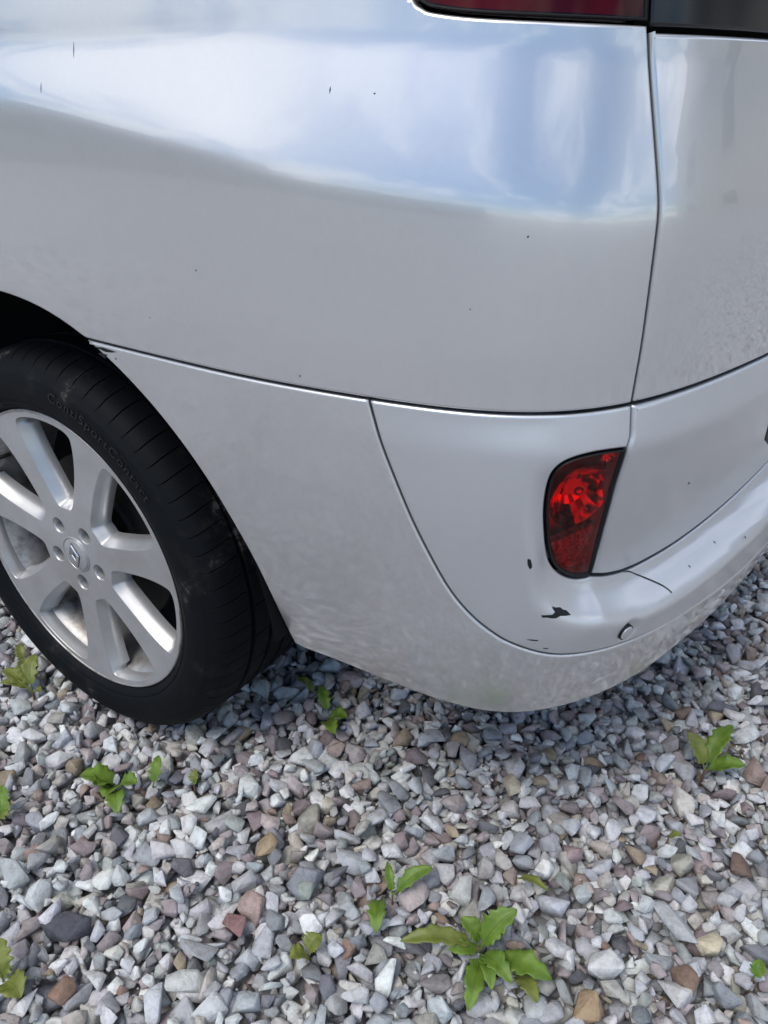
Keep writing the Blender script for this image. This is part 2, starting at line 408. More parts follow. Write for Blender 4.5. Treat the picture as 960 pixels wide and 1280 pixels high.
TG = smooth_poly([(.830, 1.60), (.836, 1.30), (.8425, 1.08), (.8440, 1.0414), (.8468, 1.0239), (.8515, .9854), (.8590, .9214), (.8606, .884), (.8641, .8012), (.8655, .735)], k=5)
SEAM = smooth_poly([(.6044, .735), (.6163, .6944), (.6287, .6613), (.6503, .6098), (.6729, .5657), (.6950, .5290), (.7185, .5020), (.7420, .4825), (.7649, .4680), (.8137, .4463), (.869, .434), (.9292, .4245), (1.0038, .4152), (1.0929, .404), (1.1877, .392), (1.35, .379), (UC, .372)], k=4)
LAMP_EDGE = smooth_poly([(.8624, .6921), (.8425, .6936), (.8231, .6938), (.803, .6905), (.7905, .6830), (.7850, .6682), (.7857, .6384), (.7917, .6066), (.8018, .5723), (.8146, .5494), (.8338, .5322), (.8579, .5207), (.8825, .5163)], k=4)
LAMP_RIGHT = [(.8825, .5163), (.8728, .5851), (.8653, .6462), (.8624, .6921)]
GB = smooth_poly([(.8825, .5163), (.915, .505), (.957, .4966), (1.0185, .4927), (1.076, .492), (1.184, .4977), (1.335, .511), (UC, .524)], k=4)
set_gate(LAMP_EDGE[12:]+GB[1:]+[(1.66, .524), (1.66, .79), (.80, .79), (.792, .70)])
SENSOR = (.9164, .4466)
def arc(cx, r, a0, a1, n=40, top=None):
    o = []
    for i in range(n+1):
        a = R(a0+(a1-a0)*i/n); rr = r
        if top: rr = r-(r-top)*max(0, math.sin(a))**20
        o.append((cx+rr*math.cos(a), .333+rr*math.sin(a)))
    return o
ARCH = .4545; ARCHT = .438
a_gap = 62.6                                        # where the bumper seam meets the arch
def both(fn):
    fn(lambda p: p); fn(lambda p: mirror(p))
# --- quarter panel (with D pillar)
def quarter(mf):
    tgl = [(u, z) for u, z in reversed(TG) if z < 1.039]
    lampb = smooth_poly([(.8440, 1.0405), (.759, 1.0424), (.6898, 1.0455), (.6524, 1.0494), (.642, 1.0525), (.6345, 1.058), (.631, 1.075), (.633, 1.20), (.652, 1.34), (.700, 1.395), (.834, 1.41)], k=4)
    top = [(.830, 1.595), (.44, 1.595), (.40, 1.56), (.455, 1.20), (.44, 1.165), (.40, 1.155), (-.625, 1.155), (-.625, .30)]
    front = arc(0, ARCH, 184, a_gap+.6, 50, ARCHT)
    poly = [(.2105, .735)]+tgl+lampb+top+[(-.452, .30)]+front
    panel('quarter_panel', mf(poly), M_PAINT, car, step=.012, gap=.0016, fine=() if mf(poly)[0][0] > UC else ((.05, .87, .88, 1.06, .007),))
both(quarter)
# --- lower bumper cover, full width
lowl = arc(0, ARCH, a_gap, 1.5, 40, ARCHT)
bot = [(.470, .341), (.573, .338), (.70, .340), (.83, .336), (1.0, .330), (1.2, .325), (UC, .322)]
half = [(.2105, .735)]+lowl[1:]+bot
seam_full = SEAM+mirror(SEAM)[1:]
poly = half+mirror(half)[1:]+list(reversed(seam_full))
lower = panel('lower_bumper_cover', poly, M_LOWB, car, step=.012, gap=.0012, curl=.003)
# --- bumper skin with the pocket for the fog lamp
up_left = LAMP_EDGE+GB[1:]                           # lamp corner -> round the lamp -> gate bottom -> centre
up_full = [(.8655, .735), (.866, .7036)]+up_left
poly = SEAM+mirror(SEAM)[1:]+list(reversed(up_full+mirror(up_full)[1:]))
skin = panel('bumper_skin', poly, M_BUMP, car, step=.011, gap=.0012, curl=.003, fine=((.60, 1.15, .42, .735, .0055), (.89, .945, .428, .468, .0022)))
# --- tailgate
gl_l = [(.8655, .735), (.866, .7036)]+list(reversed(LAMP_RIGHT))+GB[1:]
low_gate = panel('tailgate_lower_panel', gl_l+mirror(gl_l)[1:], M_BUMP, car, step=.012, gap=.0016, curl=.0055, fine=((.86, 1.3, .66, .735, .005),))
tgr = [(u, z) for u, z in TG if z < 1.036]
gu_l = [(.8443, 1.036)]+tgr+[(UC, .735)]
gate = panel('tailgate', gu_l+mirror(gu_l)[1:], M_PAINT, car, step=.012, gap=.0016, curl=.004, fine=((.84, 1.3, .88, .93, .006),))
tw = [(u, z) for u, z in TG if z > 1.037]+[(.8443, 1.037), (UC, 1.037)]
trim = panel('rear_window', tw+mirror(tw)[1:], M_TRIM, car, step=.05, gap=.0014, curl=.003)
gl = [(.93, 1.53), (.935, 1.10), (.96, 1.075), (UC, 1.072)]
g2 = panel('glass', gl+mirror(gl)[1:], M_GLASS, trim, step=.05, extra=-.0025, curl=.003, flange=.004)
# --- tail lamp and fog lamp
def lamp(name, poly, depth, lens, parent, rim, mf, detail):
    p = mf(poly)
    b = resample(p, .005)
    if area2(b) < 0: b = b[::-1]
    an, ml = out_normals(b)
    rings = [(b-an*ml*.0015, .006), (b-an*ml*.0015, .001), (b-an*ml*.0022, 0.0), (b-an*ml*rim, .0015), (b-an*ml*(rim+.002), .004), (b-an*ml*(rim+.003), depth)]
    V = []; F = []; n = len(b)
    for q, dp in rings:
        V.append(surf(q[:, 0], q[:, 1])-normal(q[:, 0], q[:, 1])*dp)
    for k in range(len(rings)-1):
        for i in range(n):
            j = (i+1) % n; F.append((k*n+j, k*n+i, (k+1)*n+i, (k+1)*n+j))
    nb = 4*n
    h = mesh_np(name, np.concatenate(V[:5]), [f for f in F if max(f) < 5*n], M_BLACK, parent, smooth=False)
    mesh_np('lamp_wall', np.concatenate(V[4:]), [tuple(i-nb for i in f) for f in F if min(f) >= nb], M_REFLR, h, smooth=False)
    inn = [tuple(q) for q in b-an*ml*(rim-.001)]
    panel('lens', inn, lens, h, step=.010, extra=.0028, curl=.0015, flange=.001, dome=.0022)
    panel('lamp_back', inn, M_REFLR, h, step=.02, extra=depth, curl=.001, flange=.001)
    return h
def bowl(name, uz, rad, depth_c, m, parent, tilt=(0, 0, 0), squash=1.0):
    """reflector bowl opening outwards at (u,z)"""
    u0, z0 = np.array([uz[0]]), np.array([uz[1]])
    nn = normal(u0, z0)[0]; c = surf(u0, z0)[0]-nn*depth_c
    w = Vector(nn); ax = Vector((0, 0, 1)).cross(w).normalized(); ay = w.cross(ax)
    V = []; F = []; ns, nr = 22, 5
    for k in range(nr+1):
        rr = rad*k/nr; dz = -.75*rad*(1-(k/nr)**2)
        for i in range(ns):
            a = 2*math.pi*i/ns; fl = 1+.0*k
            V.append(tuple(Vector(c)+ax*rr*math.cos(a)+ay*rr*math.sin(a)*squash+w*dz))
    for k in range(nr):
        for i in range(ns):
            j = (i+1) % ns; F.append((k*ns+i, (k+1)*ns+i, (k+1)*ns+j, k*ns+j))
    o = mesh_np(name, V, F, m, parent, smooth=False); return o
def bulb(name, uz, rad, d0, parent, m):
    u0, z0 = np.array([uz[0]]), np.array([uz[1]]); nn = Vector(normal(u0, z0)[0]); c = Vector(surf(u0, z0)[0])-nn*d0
    b2 = bmesh.new(); bmesh.ops.create_uvsphere(b2, u_segments=14, v_segments=10, radius=rad)
    q = nn.to_track_quat('Z', 'Y').to_matrix().to_4x4(); q.translation = c
    bmesh.ops.transform(b2, matrix=q @ Matrix.Diagonal((1, 1, 1.5, 1)), verts=b2.verts); return bm_obj(name, b2, m, parent, True)
fog_poly = LAMP_EDGE+LAMP_RIGHT[1:-1]
def fog(mf):
    h = lamp('fog_lamp', fog_poly, .034, M_LENS, car, .0034, mf, True)
    f = lambda u, z: mf([(u, z)])[0]
    bowl('reflector', f(.829, .636), .034, .008, M_REFL, h, squash=1.15)
    bulb('bulb', f(.831, .637), .008, .022, h, M_REFL)
    bowl('reflector', f(.849, .678), .009, .008, M_REFL, h)
    pp = [(.808, .576), (.866, .592), (.872, .535), (.845, .534), (.826, .548)]
    panel('reflex_panel', mf(pp), M_REFLF, h, step=.008, extra=.009, curl=.002, flange=.008)
both(fog)
tail_poly = smooth_poly([(.8440, 1.0405), (.759, 1.0424), (.6898, 1.0455), (.6524, 1.0494), (.642, 1.0525), (.6345, 1.058), (.631, 1.075), (.633, 1.20), (.652, 1.34), (.700, 1.395), (.834, 1.41)], k=4)+[(.836, 1.30), (.8415, 1.08)]
def tail(mf):
    h = lamp('tail_lamp', tail_poly, .028, M_LENSD, car, .0026, mf, False)
    f = lambda u, z: mf([(u, z)])[0]
    for zc_ in (1.10, 1.20, 1.30): bowl('reflector', f(.775, zc_), .042, .006, M_REFL, h)
    bulb('bulb', f(.775, 1.10), .012, .018, h, M_AMBER)
both(tail)
# --- parking sensor, seam in the bumper top, number plate
def sensor(mf):
    u0, z0 = mf([(SENSOR[0], SENSOR[1])])[0]; left = u0 < UC; u0, z0 = np.array([u0]), np.array([z0])
    n0 = normal(u0+(-.03 if left else .03), z0+.0)[0]; nn = Vector(n0); c = Vector(surf(u0, z0)[0])
    nn = (nn+Vector((.14, .06 if left else -.06, 0))).normalized()
    q = nn.to_track_quat('Z', 'Y').to_matrix().to_4x4(); q.translation = c+nn*.0052
    def disc(name, prof, m, par):
        V = []; F = []; ns = 36
        for (r_, h_) in prof:
            for i in range(ns): V.append(tuple(q @ Vector((r_*math.cos(2*math.pi*i/ns), r_*math.sin(2*math.pi*i/ns), h_))))
        for k in range(len(prof)-1):
            for i in range(ns): F.append((k*ns+i, k*ns+(i+1) % ns, (k+1)*ns+(i+1) % ns, (k+1)*ns+i))
        F.append(tuple((len(prof)-1)*ns+i for i in range(ns)))
        return mesh_np(name, V, F, m, par)
    s = disc('parking_sensor', [(.0105, -.006), (.0105, .0004), (.0100, .0007), (.0095, -.0006), (.0092, -.002)], M_BLACK, car)
    disc('sensor_face', [(.0092, -.003), (.0092, .0008), (.0088, .0013), (.0070, .0015)], M_BUMP, s)
both(sensor)
def strip(name, pts, w, m, parent, lift=.0004):
    p = np.array(smooth_poly(pts, k=6)); t = np.gradient(p, axis=0); t /= np.linalg.norm(t, axis=1, keepdims=True); nrm = np.stack([-t[:, 1], t[:, 0]], 1)
    a = p+nrm*w/2; b = p-nrm*w/2
    V = np.concatenate([surf(q[:, 0], q[:, 1])+normal(q[:, 0], q[:, 1])*lift for q in (a, b)]); n = len(p)
    return mesh_np(name, V, [(i, i+1, n+i+1, n+i) for i in range(n-1)], m, parent)
BS = [(.9441, .4995), (.9570, .4948), (.9696, .4871), (.9882, .4764), (.9996, .4690), (1.0048, .4622)]
both(lambda mf: strip('seam', mf(BS), .0016, M_GROOVE, skin))
pl = [(1.175, .664), (1.188, .640), (1.225, .592), (1.275, .566), (1.42, .556), (1.42, .690), (1.192, .686)]
pl = [pl[-1]]+pl[:4]+[(1.42, .556)]
surround = panel('plate_recess', pl+mirror(pl), M_BLACK, low_gate, step=.03, extra=-.0012, curl=.002, flange=.003)
for (nm, u0, u1, m_) in (('number_plate', 1.425, 2*UC-1.375, M_PLATE), ('plate_band', 1.378, 1.4225, M_BLUE)):
    panel(nm, [(u0, .575), (u1, .575), (u1, .685), (u0, .685)], m_, low_gate, step=.05, extra=-.006, curl=.002, flange=.008)
# --- scuffs: bare black plastic where the paint is gone
chips = [(skin, [(.7919, .5077), (.7985, .5068), (.8051, .5052), (.8090, .5070), (.8100, .5085), (.8070, .5105), (.8058, .5139), (.8105, .5110), (.8175, .5085), (.8215, .5050), (.8258, .5030), (.8310, .4972), (.8230, .4990), (.8155, .5013), (.8100, .5005), (.8052, .5014), (.7990, .5038), (.794, .5043)]),
         (skin, [(.7704, .5800), (.7722, .5808), (.7742, .5788), (.7760, .5730), (.7762, .5692), (.7740, .5676), (.7712, .5736)]),
         (skin, [(.7790, .4752), (.786, .4746), (.7934, .4731), (.7930, .4718), (.785, .4732)]),
         (skin, [(.800, .4600), (.806, .4592), (.8075, .4582), (.8015, .4588)]),
         (lower, [(.2230, .7285), (.241, .7305), (.2644, .7290), (.2560, .7268), (.2446, .7255), (.2330, .7272)]),
         (lower, [(.2285, .7212), (.2340, .7228), (.2465, .7225), (.2420, .7190), (.2397, .7160), (.2350, .7185)]),
         (lower, [(.258, .7205), (.2615, .7210), (.261, .7185)]),
         (low_gate, [(1.0105, .6030), (1.0126, .6050), (1.0148, .6035), (1.0130, .6015)])]
for par, p in chips: decal('paint_chip', p, M_CHIP, par, .0006, .0015)
qp = [o for o in car.children if o.name == 'quarter_panel'][0]
for (u0, z0, rx, rz) in ((.4135, .8382, .0012, .0011), (.7432, .8906, .0011, .0010), (.6058, .9926, .0012, .0007), (.2604, 1.0292, .0006, .0075), (.2117, .9962, .0005, .0055), (.5305, .7481, .0009, .0013), (.565, .995, .0007, .003), (.70, .83, .0007, .0008), (.335, .78, .0008, .0008)):
    decal('paint_chip', [(u0-rx, z0), (u0, z0-rz), (u0+rx, z0+.0002), (u0+rx*.2, z0+rz)], M_CHIP if rz < .004 else M_TAR, qp, .0004, .002)
for (u0, z0) in ((1.064, .4690), (1.135, .474), (1.192, .4655)):
    decal('paint_chip', [(u0-.0015, z0), (u0, z0-.0014), (u0+.0014, z0), (u0+.0003, z0+.0013)], M_CHIP, skin, .0004, .002)

# --- doors, wing, side glass further forward (left and right)
def fore(mf):
    panel('rear_door', mf([(-1.48, .31), (-.629, .31), (-.629, 1.155), (-1.48, 1.155)]), M_PAINT, car, step=.06, bstep=.02, gap=.002)
    panel('front_door', mf([(-2.28, .31), (-1.48, .31), (-1.48, 1.155), (-2.28, 1.155)]), M_PAINT, car, step=.06, bstep=.02, gap=.002)
    panel('front_wing', mf([(-2.28, .31), (-2.28, 1.06), (-3.42, .96), (-3.42, .34), (-3.26, .34)]+arc(-2.8, ARCH, 180, -3, 40, ARCHT)), M_PAINT, car, step=.06, bstep=.02, gap=.002)
    for a, b in ((-.60, .385), (-1.45, -.66), (-2.20, -1.51)):
        panel('side_window', mf([(a, 1.165), (b+(.03 if b > 0 else 0), 1.165), (b, 1.57), (a, 1.57)]), M_GLASS, car, step=.06, bstep=.03, extra=.004, gap=.002)
both(fore)
# --- dark inner shell behind the gaps
us = np.arange(-3.4, 2*UC+3.4, .03); zs = np.arange(.345, 1.63, .025)
UU, ZZ = np.meshgrid(us, zs, indexing='ij'); P3 = surf(UU.ravel(), ZZ.ravel(), .030)
lampx = np.array(resample(fog_poly, .01)); tailx = np.array(resample(tail_poly, .01))
uc_, zc2 = UU[:-1, :-1]+.015, ZZ[:-1, :-1]+.0125; um = np.minimum(uc_, 2*UC-uc_)
keep = (np.hypot(um, zc2-.333) > .47) & (np.hypot(um+2.8, zc2-.333) > .47) & (sdf_poly(um, zc2, lampx) > .022) & (sdf_poly(um, zc2, tailx) > .022)
nz = len(zs); F = [(i*nz+j, (i+1)*nz+j, (i+1)*nz+j+1, i*nz+j+1) for i in range(len(us)-1) for j in range(nz-1) if keep[i, j]]
mesh_np('inner_shell', P3, F, M_BLACK, car)
# --- roof, windscreen, bonnet, nose, floor
ring_u = np.linspace(-2.2, 2*UC+2.2, 120); rb = surf(ring_u, np.full(120, 1.60)); cen = np.array([-.7, YC, 0])
V = []; F = []
for k, (sc_, zz_) in enumerate(((1, 1.60), (.985, 1.635), (.95, 1.665), (.85, 1.69), (.6, 1.715), (.3, 1.725), (.02, 1.727))):
    q = cen+(rb-cen)*sc_; q[:, 2] = zz_; V.append(q)
    if k:
        F += [((k-1)*120+i, (k-1)*120+(i+1) % 120, k*120+(i+1) % 120, k*120+i) for i in range(120)]
mesh_np('roof', np.concatenate(V), F, M_PAINT, car)
def loft(name, rows, m):
    V = []; F = []; n = 21
    for (x, z, hw, bow, crown) in rows:
        for i in range(n):
            t = -1+2*i/(n-1); V.append((x+bow*t*t, YC+hw*t, z-crown*t*t))
    for k in range(len(rows)-1):
        for i in range(n-1): F.append((k*n+i, k*n+i+1, (k+1)*n+i+1, (k+1)*n+i))
    return mesh_np(name, V, F, m, car)
loft('windscreen', [(-2.22, 1.70, .66, .12, .09), (-2.6, 1.40, .72, .14, .08), (-2.98, 1.08, .80, .16, .06)], M_GLASS)
loft('bonnet', [(-2.98, 1.075, .82, .16, .05), (-3.3, 1.02, .87, .16, .06), (-3.62, .92, .86, .20, .06), (-3.76, .80, .84, .24, .05)], M_PAINT)
loft('front_bumper', [(-3.76, .79, .84, .24, .05), (-3.84, .62, .89, .38, 0), (-3.84, .45, .89, .38, 0), (-3.74, .30, .87, .36, 0)], M_BUMP)
bm = bmesh.new(); box(bm, -3.5, -3.28, .12, 1.60, .30, .36); box(bm, -2.32, -.49, .10, 1.62, .27, .34); box(bm, .47, .72, .20, 1.52, .33, .37); box(bm, -3.4, .6, .42, 1.30, .29, .345)
bm_obj('underbody', bm, M_LINER, car)
def liner(cx, side):
    V = []; F = []; n = 48; ys = (-.012, .10, .32, .32)
    for k, y in enumerate(ys):
        for i in range(n+1):
            a = R(4+172*i/n); rr = (.452 if k < 3 else .02)
            if k == 0: rr = .4465
            V.append((cx+rr*math.cos(a), y if side < 0 else 2*YC-y, .333+rr*math.sin(a)))
    for k in range(3):
        for i in range(n): F.append((k*(n+1)+i, k*(n+1)+i+1, (k+1)*(n+1)+i+1, (k+1)*(n+1)+i))
    mesh_np('arch_liner', V, F, M_LINER, car)
for cx in (0, -2.8):
    for s in (-1, 1): liner(cx, s)

# ------------------------------------------------------------------ wheel (local origin = hub, outer rim edge in the plane y = 0)
def lathe(name, prof, n, m, parent, sharp=40):
    V = []; F = []
    for k, (r_, y) in enumerate(prof):
        for i in range(n):
            a = 2*math.pi*i/n; V.append((r_*math.cos(a), y, r_*math.sin(a)))
    for k in range(len(prof)-1):
        for i in range(n):
            j = (i+1) % n; F.append((k*n+i, k*n+j, (k+1)*n+j, (k+1)*n+i))
    o = mesh_np(name, V, F, m, parent); o.data.set_sharp_from_angle(angle=R(sharp)); return o
def build_wheel():
    wheel = lathe('wheel', [(.2438, .0048), (.2448, .0030), (.2462, .0025), (.2478, .004), (.2485, .012), (.2440, .018), (.2365, .023), (.2290, .030), (.2240, .045), (.2180, .075), (.2150, .11), (.2200, .16), (.2350, .20), (.2470, .215)], 120, M_BARREL, car)
    # tyre: profile with circumferential grooves, then shoulder sipes
    prof = [(.2455, .012), (.2485, .006), (.2520, .0005), (.2555, -.0035), (.2600, -.0055), (.2625, -.0050), (.2640, -.0065), (.2720, -.0090), (.2840, -.0105), (.2960, -.0098), (.3055, -.0070), (.3075, -.0066), (.3090, -.0052), (.3170, -.0012), (.3240, .0045), (.3290, .0110), (.3325, .0180), (.3350, .0270), (.3366, .0390), (.3374, .0510)]
    for g0 in (.0560, .0980, .1380):
        prof += [(.3378, g0-.0002), (.3310, g0+.0012), (.3308, g0+.0078), (.3380, g0+.0092), (.3382, g0+.024)]
    prof += [(.3376, .1800), (.3310, .1812), (.3308, .1878), (.3372, .1892), (.3360, .205), (.3320, .222), (.3240, .236), (.300, .248), (.270, .244), (.2485, .226)]
    n = 74*8; V = []; F = []
    for k, (r_, y) in enumerate(prof):
        for i in range(n):
            ph = i % 8; blk = (i//8); a = 2*math.pi*(blk+(0, .035, .2, .4, .5, .6, .8, .965)[ph])*8/n
            rr, yy = r_, y; aa = a
            if 14 <= k <= 19 or (y > .192 and r_ > .315):
                aa = a+.018*math.sin((y-.01)*22)                 # sipes run slightly slanted
                if ph == 0: rr -= .0042 if k < 18 or k > 20 else .0030
                if k == 14 and ph == 0: rr += .002
            elif 20 < k < 36 and .3365 < r_:
                if ph == 0 and blk % 2 == 0: rr -= .0035
            V.append((rr*math.cos(aa), yy, rr*math.sin(aa)))
    for k in range(len(prof)-1):
        for i in range(n):
            j = (i+1) % n; F.append((k*n+i, k*n+j, (k+1)*n+j, (k+1)*n+i))
    tyre = mesh_np('tyre', V, F, M_TYRE, wheel); tyre.data.set_sharp_from_angle(angle=R(32))
    # raised lettering on the sidewall
    fc = bpy.data.curves.new('lettering_src', 'FONT'); fc.body = 'ContiSportContact'; fc.size = 1.0; fc.extrude = 0.05; fc.space_character = 1.12
    tmp = bpy.data.objects.new('lettering_src', fc); COL.objects.link(tmp)
    dg = bpy.context.evaluated_depsgraph_get(); me0 = bpy.data.meshes.new_from_object(tmp.evaluated_get(dg))
    bpy.data.objects.remove(tmp)
    co = np.array([tuple(v.co) for v in me0.vertices]); wdt = co[:, 0].max()-co[:, 0].min(); x0 = co[:, 0].min()
    polys = [tuple(p.vertices) for p in me0.polygons]; bpy.data.meshes.remove(me0)
    a0, a1 = R(79), R(37); hgt = .0185
    ang = a0+(co[:, 0]-x0)/wdt*(a1-a0); rad = .2885+co[:, 1]*hgt
    yb = np.interp(rad, [.2840, .2960, .3055, .3090, .3170], [-.0105, -.0098, -.0070, -.0052, -.0012])
    yy = yb-.0004-(co[:, 2] > 0)*.0011
    mesh_np('lettering', np.stack([rad*np.cos(ang), yy, rad*np.sin(ang)], 1), polys, M_LETTER, tyre, smooth=False)
    # rim face
    yf = lambda r_: .004+.0085*(1-(np.asarray(r_)/.243)**2)
    half = [(.0835, 0), (.0838, 6), (.0865, 10.5), (.096, 13.6), (.112, 15.6), (.14, 17.4), (.17, 18.2), (.20, 18.0), (.222, 17.2), (.2305, 16.0), (.2345, 13.0), (.2355, 7), (.2357, 0)]
    hs = smooth_poly(half, k=3)
    outl = hs+[(r_, -a) for r_, a in reversed(hs[1:-1])]
    def cont(c):
        p = np.array([(r_*math.cos(R(c+a)), r_*math.sin(R(c+a))) for r_, a in outl])
        return p[::-1] if area2(p) < 0 else p
    openings = [cont(91.4-k*360/7) for k in range(7)]
    lugs = [np.array([(.0545*math.cos(R(-90+72*k))+.0145*math.cos(t), .0545*math.sin(R(-90+72*k))+.0145*math.sin(t)) for t in np.linspace(0, 2*math.pi, 21)[:-1]]) for k in range(5)]
    circ = np.array([(.2440*math.cos(t), .2440*math.sin(t)) for t in np.linspace(0, 2*math.pi, 121)[:-1]])
    loops = [circ]+openings+lugs
    pts = []; ed = []
    for lp in loops:
        b0 = len(pts); pts += [tuple(q) for q in lp]; ed += [(b0+i, b0+(i+1) % len(lp)) for i in range(len(lp))]
    gx = np.stack(np.meshgrid(np.arange(-.24, .241, .012), np.arange(-.24, .241, .012)), -1).reshape(-1, 2)
    ok = np.hypot(gx[:, 0], gx[:, 1]) < .235
    for lp in openings+lugs: ok &= sdf_poly(gx[:, 0], gx[:, 1], lp) > .004
    gx = gx[ok]
    res = delaunay_2d_cdt([Vector(q) for q in pts+[tuple(q) for q in gx]], ed, [], 0, 1e-7)
    cv = np.array([tuple(v) for v in res[0]]); tri = np.array(res[2]); ce = cv[tri].mean(1)
    ok = np.hypot(ce[:, 0], ce[:, 1]) < .2440
    for lp in openings+lugs: ok &= sdf_poly(ce[:, 0], ce[:, 1], lp) > 0
    tri = tri[ok]
    a_, b_, c_ = cv[tri[:, 0]], cv[tri[:, 1]], cv[tri[:, 2]]
    w_ = (b_[:, 0]-a_[:, 0])*(c_[:, 1]-a_[:, 1])-(b_[:, 1]-a_[:, 1])*(c_[:, 0]-a_[:, 0]); tri[w_ < 0] = tri[w_ < 0][:, ::-1]
    idx = {}
    for k, lst in enumerate(res[3]):
        for o_ in lst: idx[o_] = k
    V = [(p[0], float(yf(math.hypot(*p))), p[1]) for p in cv]; F = [tuple(t) for t in tri]
    off = len(circ)
    for lp in openings:
        n_ = len(lp); an, ml = out_normals(lp); prev = [idx[off+i] for i in range(n_)]; off += n_
        rc = np.hypot(lp[:, 0], lp[:, 1]); outer = np.clip((rc-.222)/.010, 0, 1)      # towards the rim the wall stays thin
        for t, dp in ((.0010, .0006), (.0020, .0026), (.0050, .0080), (.0090, .0140), (.0115, .0210), (.0120, .0310)):
            tt = t*(1-.75*outer); q = lp-an*ml*tt[:, None]; b0 = len(V)
            dd = dp*(1-.25*outer)
            V += [(q[i, 0], float(yf(rc[i]))+float(dd[i]), q[i, 1]) for i in range(n_)]
            for i in range(n_):
                j = (i+1) % n_; F.append((prev[j], prev[i], b0+i, b0+j))
            prev = [b0+i for i in range(n_)]
    for lp in lugs:
        n_ = len(lp); c = lp.mean(0); prev = [idx[off+i] for i in range(n_)]; off += n_
        for sc_, dp in ((.93, .0012), (.90, .003), (.84, .016), (.80, .030), (.02, .030)):
            q = c+(lp-c)*sc_; b0 = len(V); y0 = float(yf(.0545))
            V += [(p[0], y0+dp, p[1]) for p in q]
            for i in range(n_):
                j = (i+1) % n_; F.append((prev[j], prev[i], b0+i, b0+j))
            prev = [b0+i for i in range(n_)]
    rf = mesh_np('rim_face', V, F, M_RIM, wheel); rf.data.set_sharp_from_angle(angle=R(30))
    for k in range(5):
        b2 = bmesh.new(); bmesh.ops.create_cone(b2, cap_ends=True, segments=6, radius1=.0085, radius2=.008, depth=.014)
        bmesh.ops.transform(b2, matrix=Matrix.Translation((.0545*math.cos(R(-90+72*k)), .034, .0545*math.sin(R(-90+72*k)))) @ Matrix.Rotation(R(90), 4, 'X'), verts=b2.verts)
        bm_obj('wheel_bolt', b2, M_DISC, wheel)
    cap = lathe('hub_cap', [(.0315, .014), (.0312, .0108), (.0300, .0102), (.0292, .0118), (.0282, .0120), (.0274, .0098), (.026, .0092), (.012, .0086), (.0005, .0085)], 48, M_RIM, wheel, 25)
    # diamond emblem: a folded rhombus frame on a darker ground
    def rh(w, h, y): return [(0, y, h), (w, y, 0), (0, y, -h), (-w, y, 0)]
    V = rh(.0125, .0205, .0086)+rh(.0108, .0180, .0062)+rh(.0058, .0100, .0066)+rh(.0046, .0080, .0086)
    F = [(k*4+i, k*4+(i+1) % 4, (k+1)*4+(i+1) % 4, (k+1)*4+i) for k in range(3) for i in range(4)]
    em = mesh_np('emblem', V, F, M_LOGO, wheel, smooth=False); em.rotation_euler = (0, R(-8), 0)
    V = rh(.0150, .0232, .0084)+rh(.0142, .0222, .0079)
    g_ = mesh_np('emblem_ground', V, [(4, 5, 6, 7)]+[(i, (i+1) % 4, 4+(i+1) % 4, 4+i) for i in range(4)], M_LOGOD, wheel, smooth=False); g_.rotation_euler = (0, R(-8), 0)
    lathe('brake_disc', [(.150, .085), (.150, .075), (.085, .075), (.083, .068), (.06, .066), (.001, .066)], 64, M_DISC, wheel)
    lathe('wheel_back', [(.214, .13), (.19, .13), (.001, .13)], 48, M_LINER, wheel)
    lathe('valve', [(.0035, .030), (.0035, .012), (.0028, .010), (.0005, .0098)], 12, M_BLACK, wheel).location = (.205*math.cos(R(140)), 0, .205*math.sin(R(140)))
    return wheel
W0 = build_wheel(); W0.location = (0, 0, .333)
def copy_tree(o, parent):
    c = o.copy(); COL.objects.link(c); c.parent = parent
    for ch in o.children: copy_tree(ch, c)
    return c
for x_, y_, rz_ in ((-2.8, 0, 0), (0, 2*YC, math.pi), (-2.8, 2*YC, math.pi)):
    w_ = copy_tree(W0, car); w_.location = (x_, y_, .333); w_.rotation_euler = (0, 0, rz_)

# ------------------------------------------------------------------ gravel
rng = np.random.default_rng(7)
PAL = np.array([(.76, .765, .76), (.60, .62, .64), (.68, .69, .695), (.44, .46, .485), (.34, .36, .39), (.53, .54, .56), (.40, .355, .365), (.46, .40, .40), (.30, .25, .255), (.22, .225, .245), (.52, .49, .44), (.40, .33, .24), (.29, .205, .165), (.36, .285, .255), (.15, .155, .17), (.56, .54, .50), (.42, .45, .43)])
PW = np.array([.14, .14, .15, .12, .08, .12, .08, .06, .05, .04, .035, .012, .012, .022, .022, .06, .02]); PW = PW/PW.sum()
def stone_variants(n, bevel, seed):
    out = []; rg = random.Random(seed)
    for k in range(n):
        b2 = bmesh.new(); cnt = rg.randint(10, 15)
        for i in range(cnt):
            v = Vector((rg.gauss(0, 1), rg.gauss(0, 1), rg.gauss(0, 1))).normalized()
            p_ = 3.2; s_ = (abs(v.x)**p_+abs(v.y)**p_+abs(v.z)**p_)**(-1/p_)
            b2.verts.new(v*s_*rg.uniform(.84, 1.08))
        r_ = bmesh.ops.convex_hull(b2, input=b2.verts)
        bmesh.ops.delete(b2, geom=list({e for e in r_['geom_interior']+r_['geom_unused'] if isinstance(e, bmesh.types.BMVert)}), context='VERTS')
        bmesh.ops.dissolve_limit(b2, angle_limit=R(14), verts=b2.verts, edges=b2.edges)
        if bevel: bmesh.ops.bevel(b2, geom=list(b2.edges), offset=.05, segments=1, profile=.5, affect='EDGES')
        bmesh.ops.triangulate(b2, faces=b2.faces)
        b2.verts.index_update()
        out.append((np.array([tuple(v.co) for v in b2.verts]), np.array([[v.index for v in f.verts] for f in b2.faces]))); b2.free()
    return out
VAR_HI = stone_variants(36, True, 3); VAR_LO = stone_variants(20, False, 5)
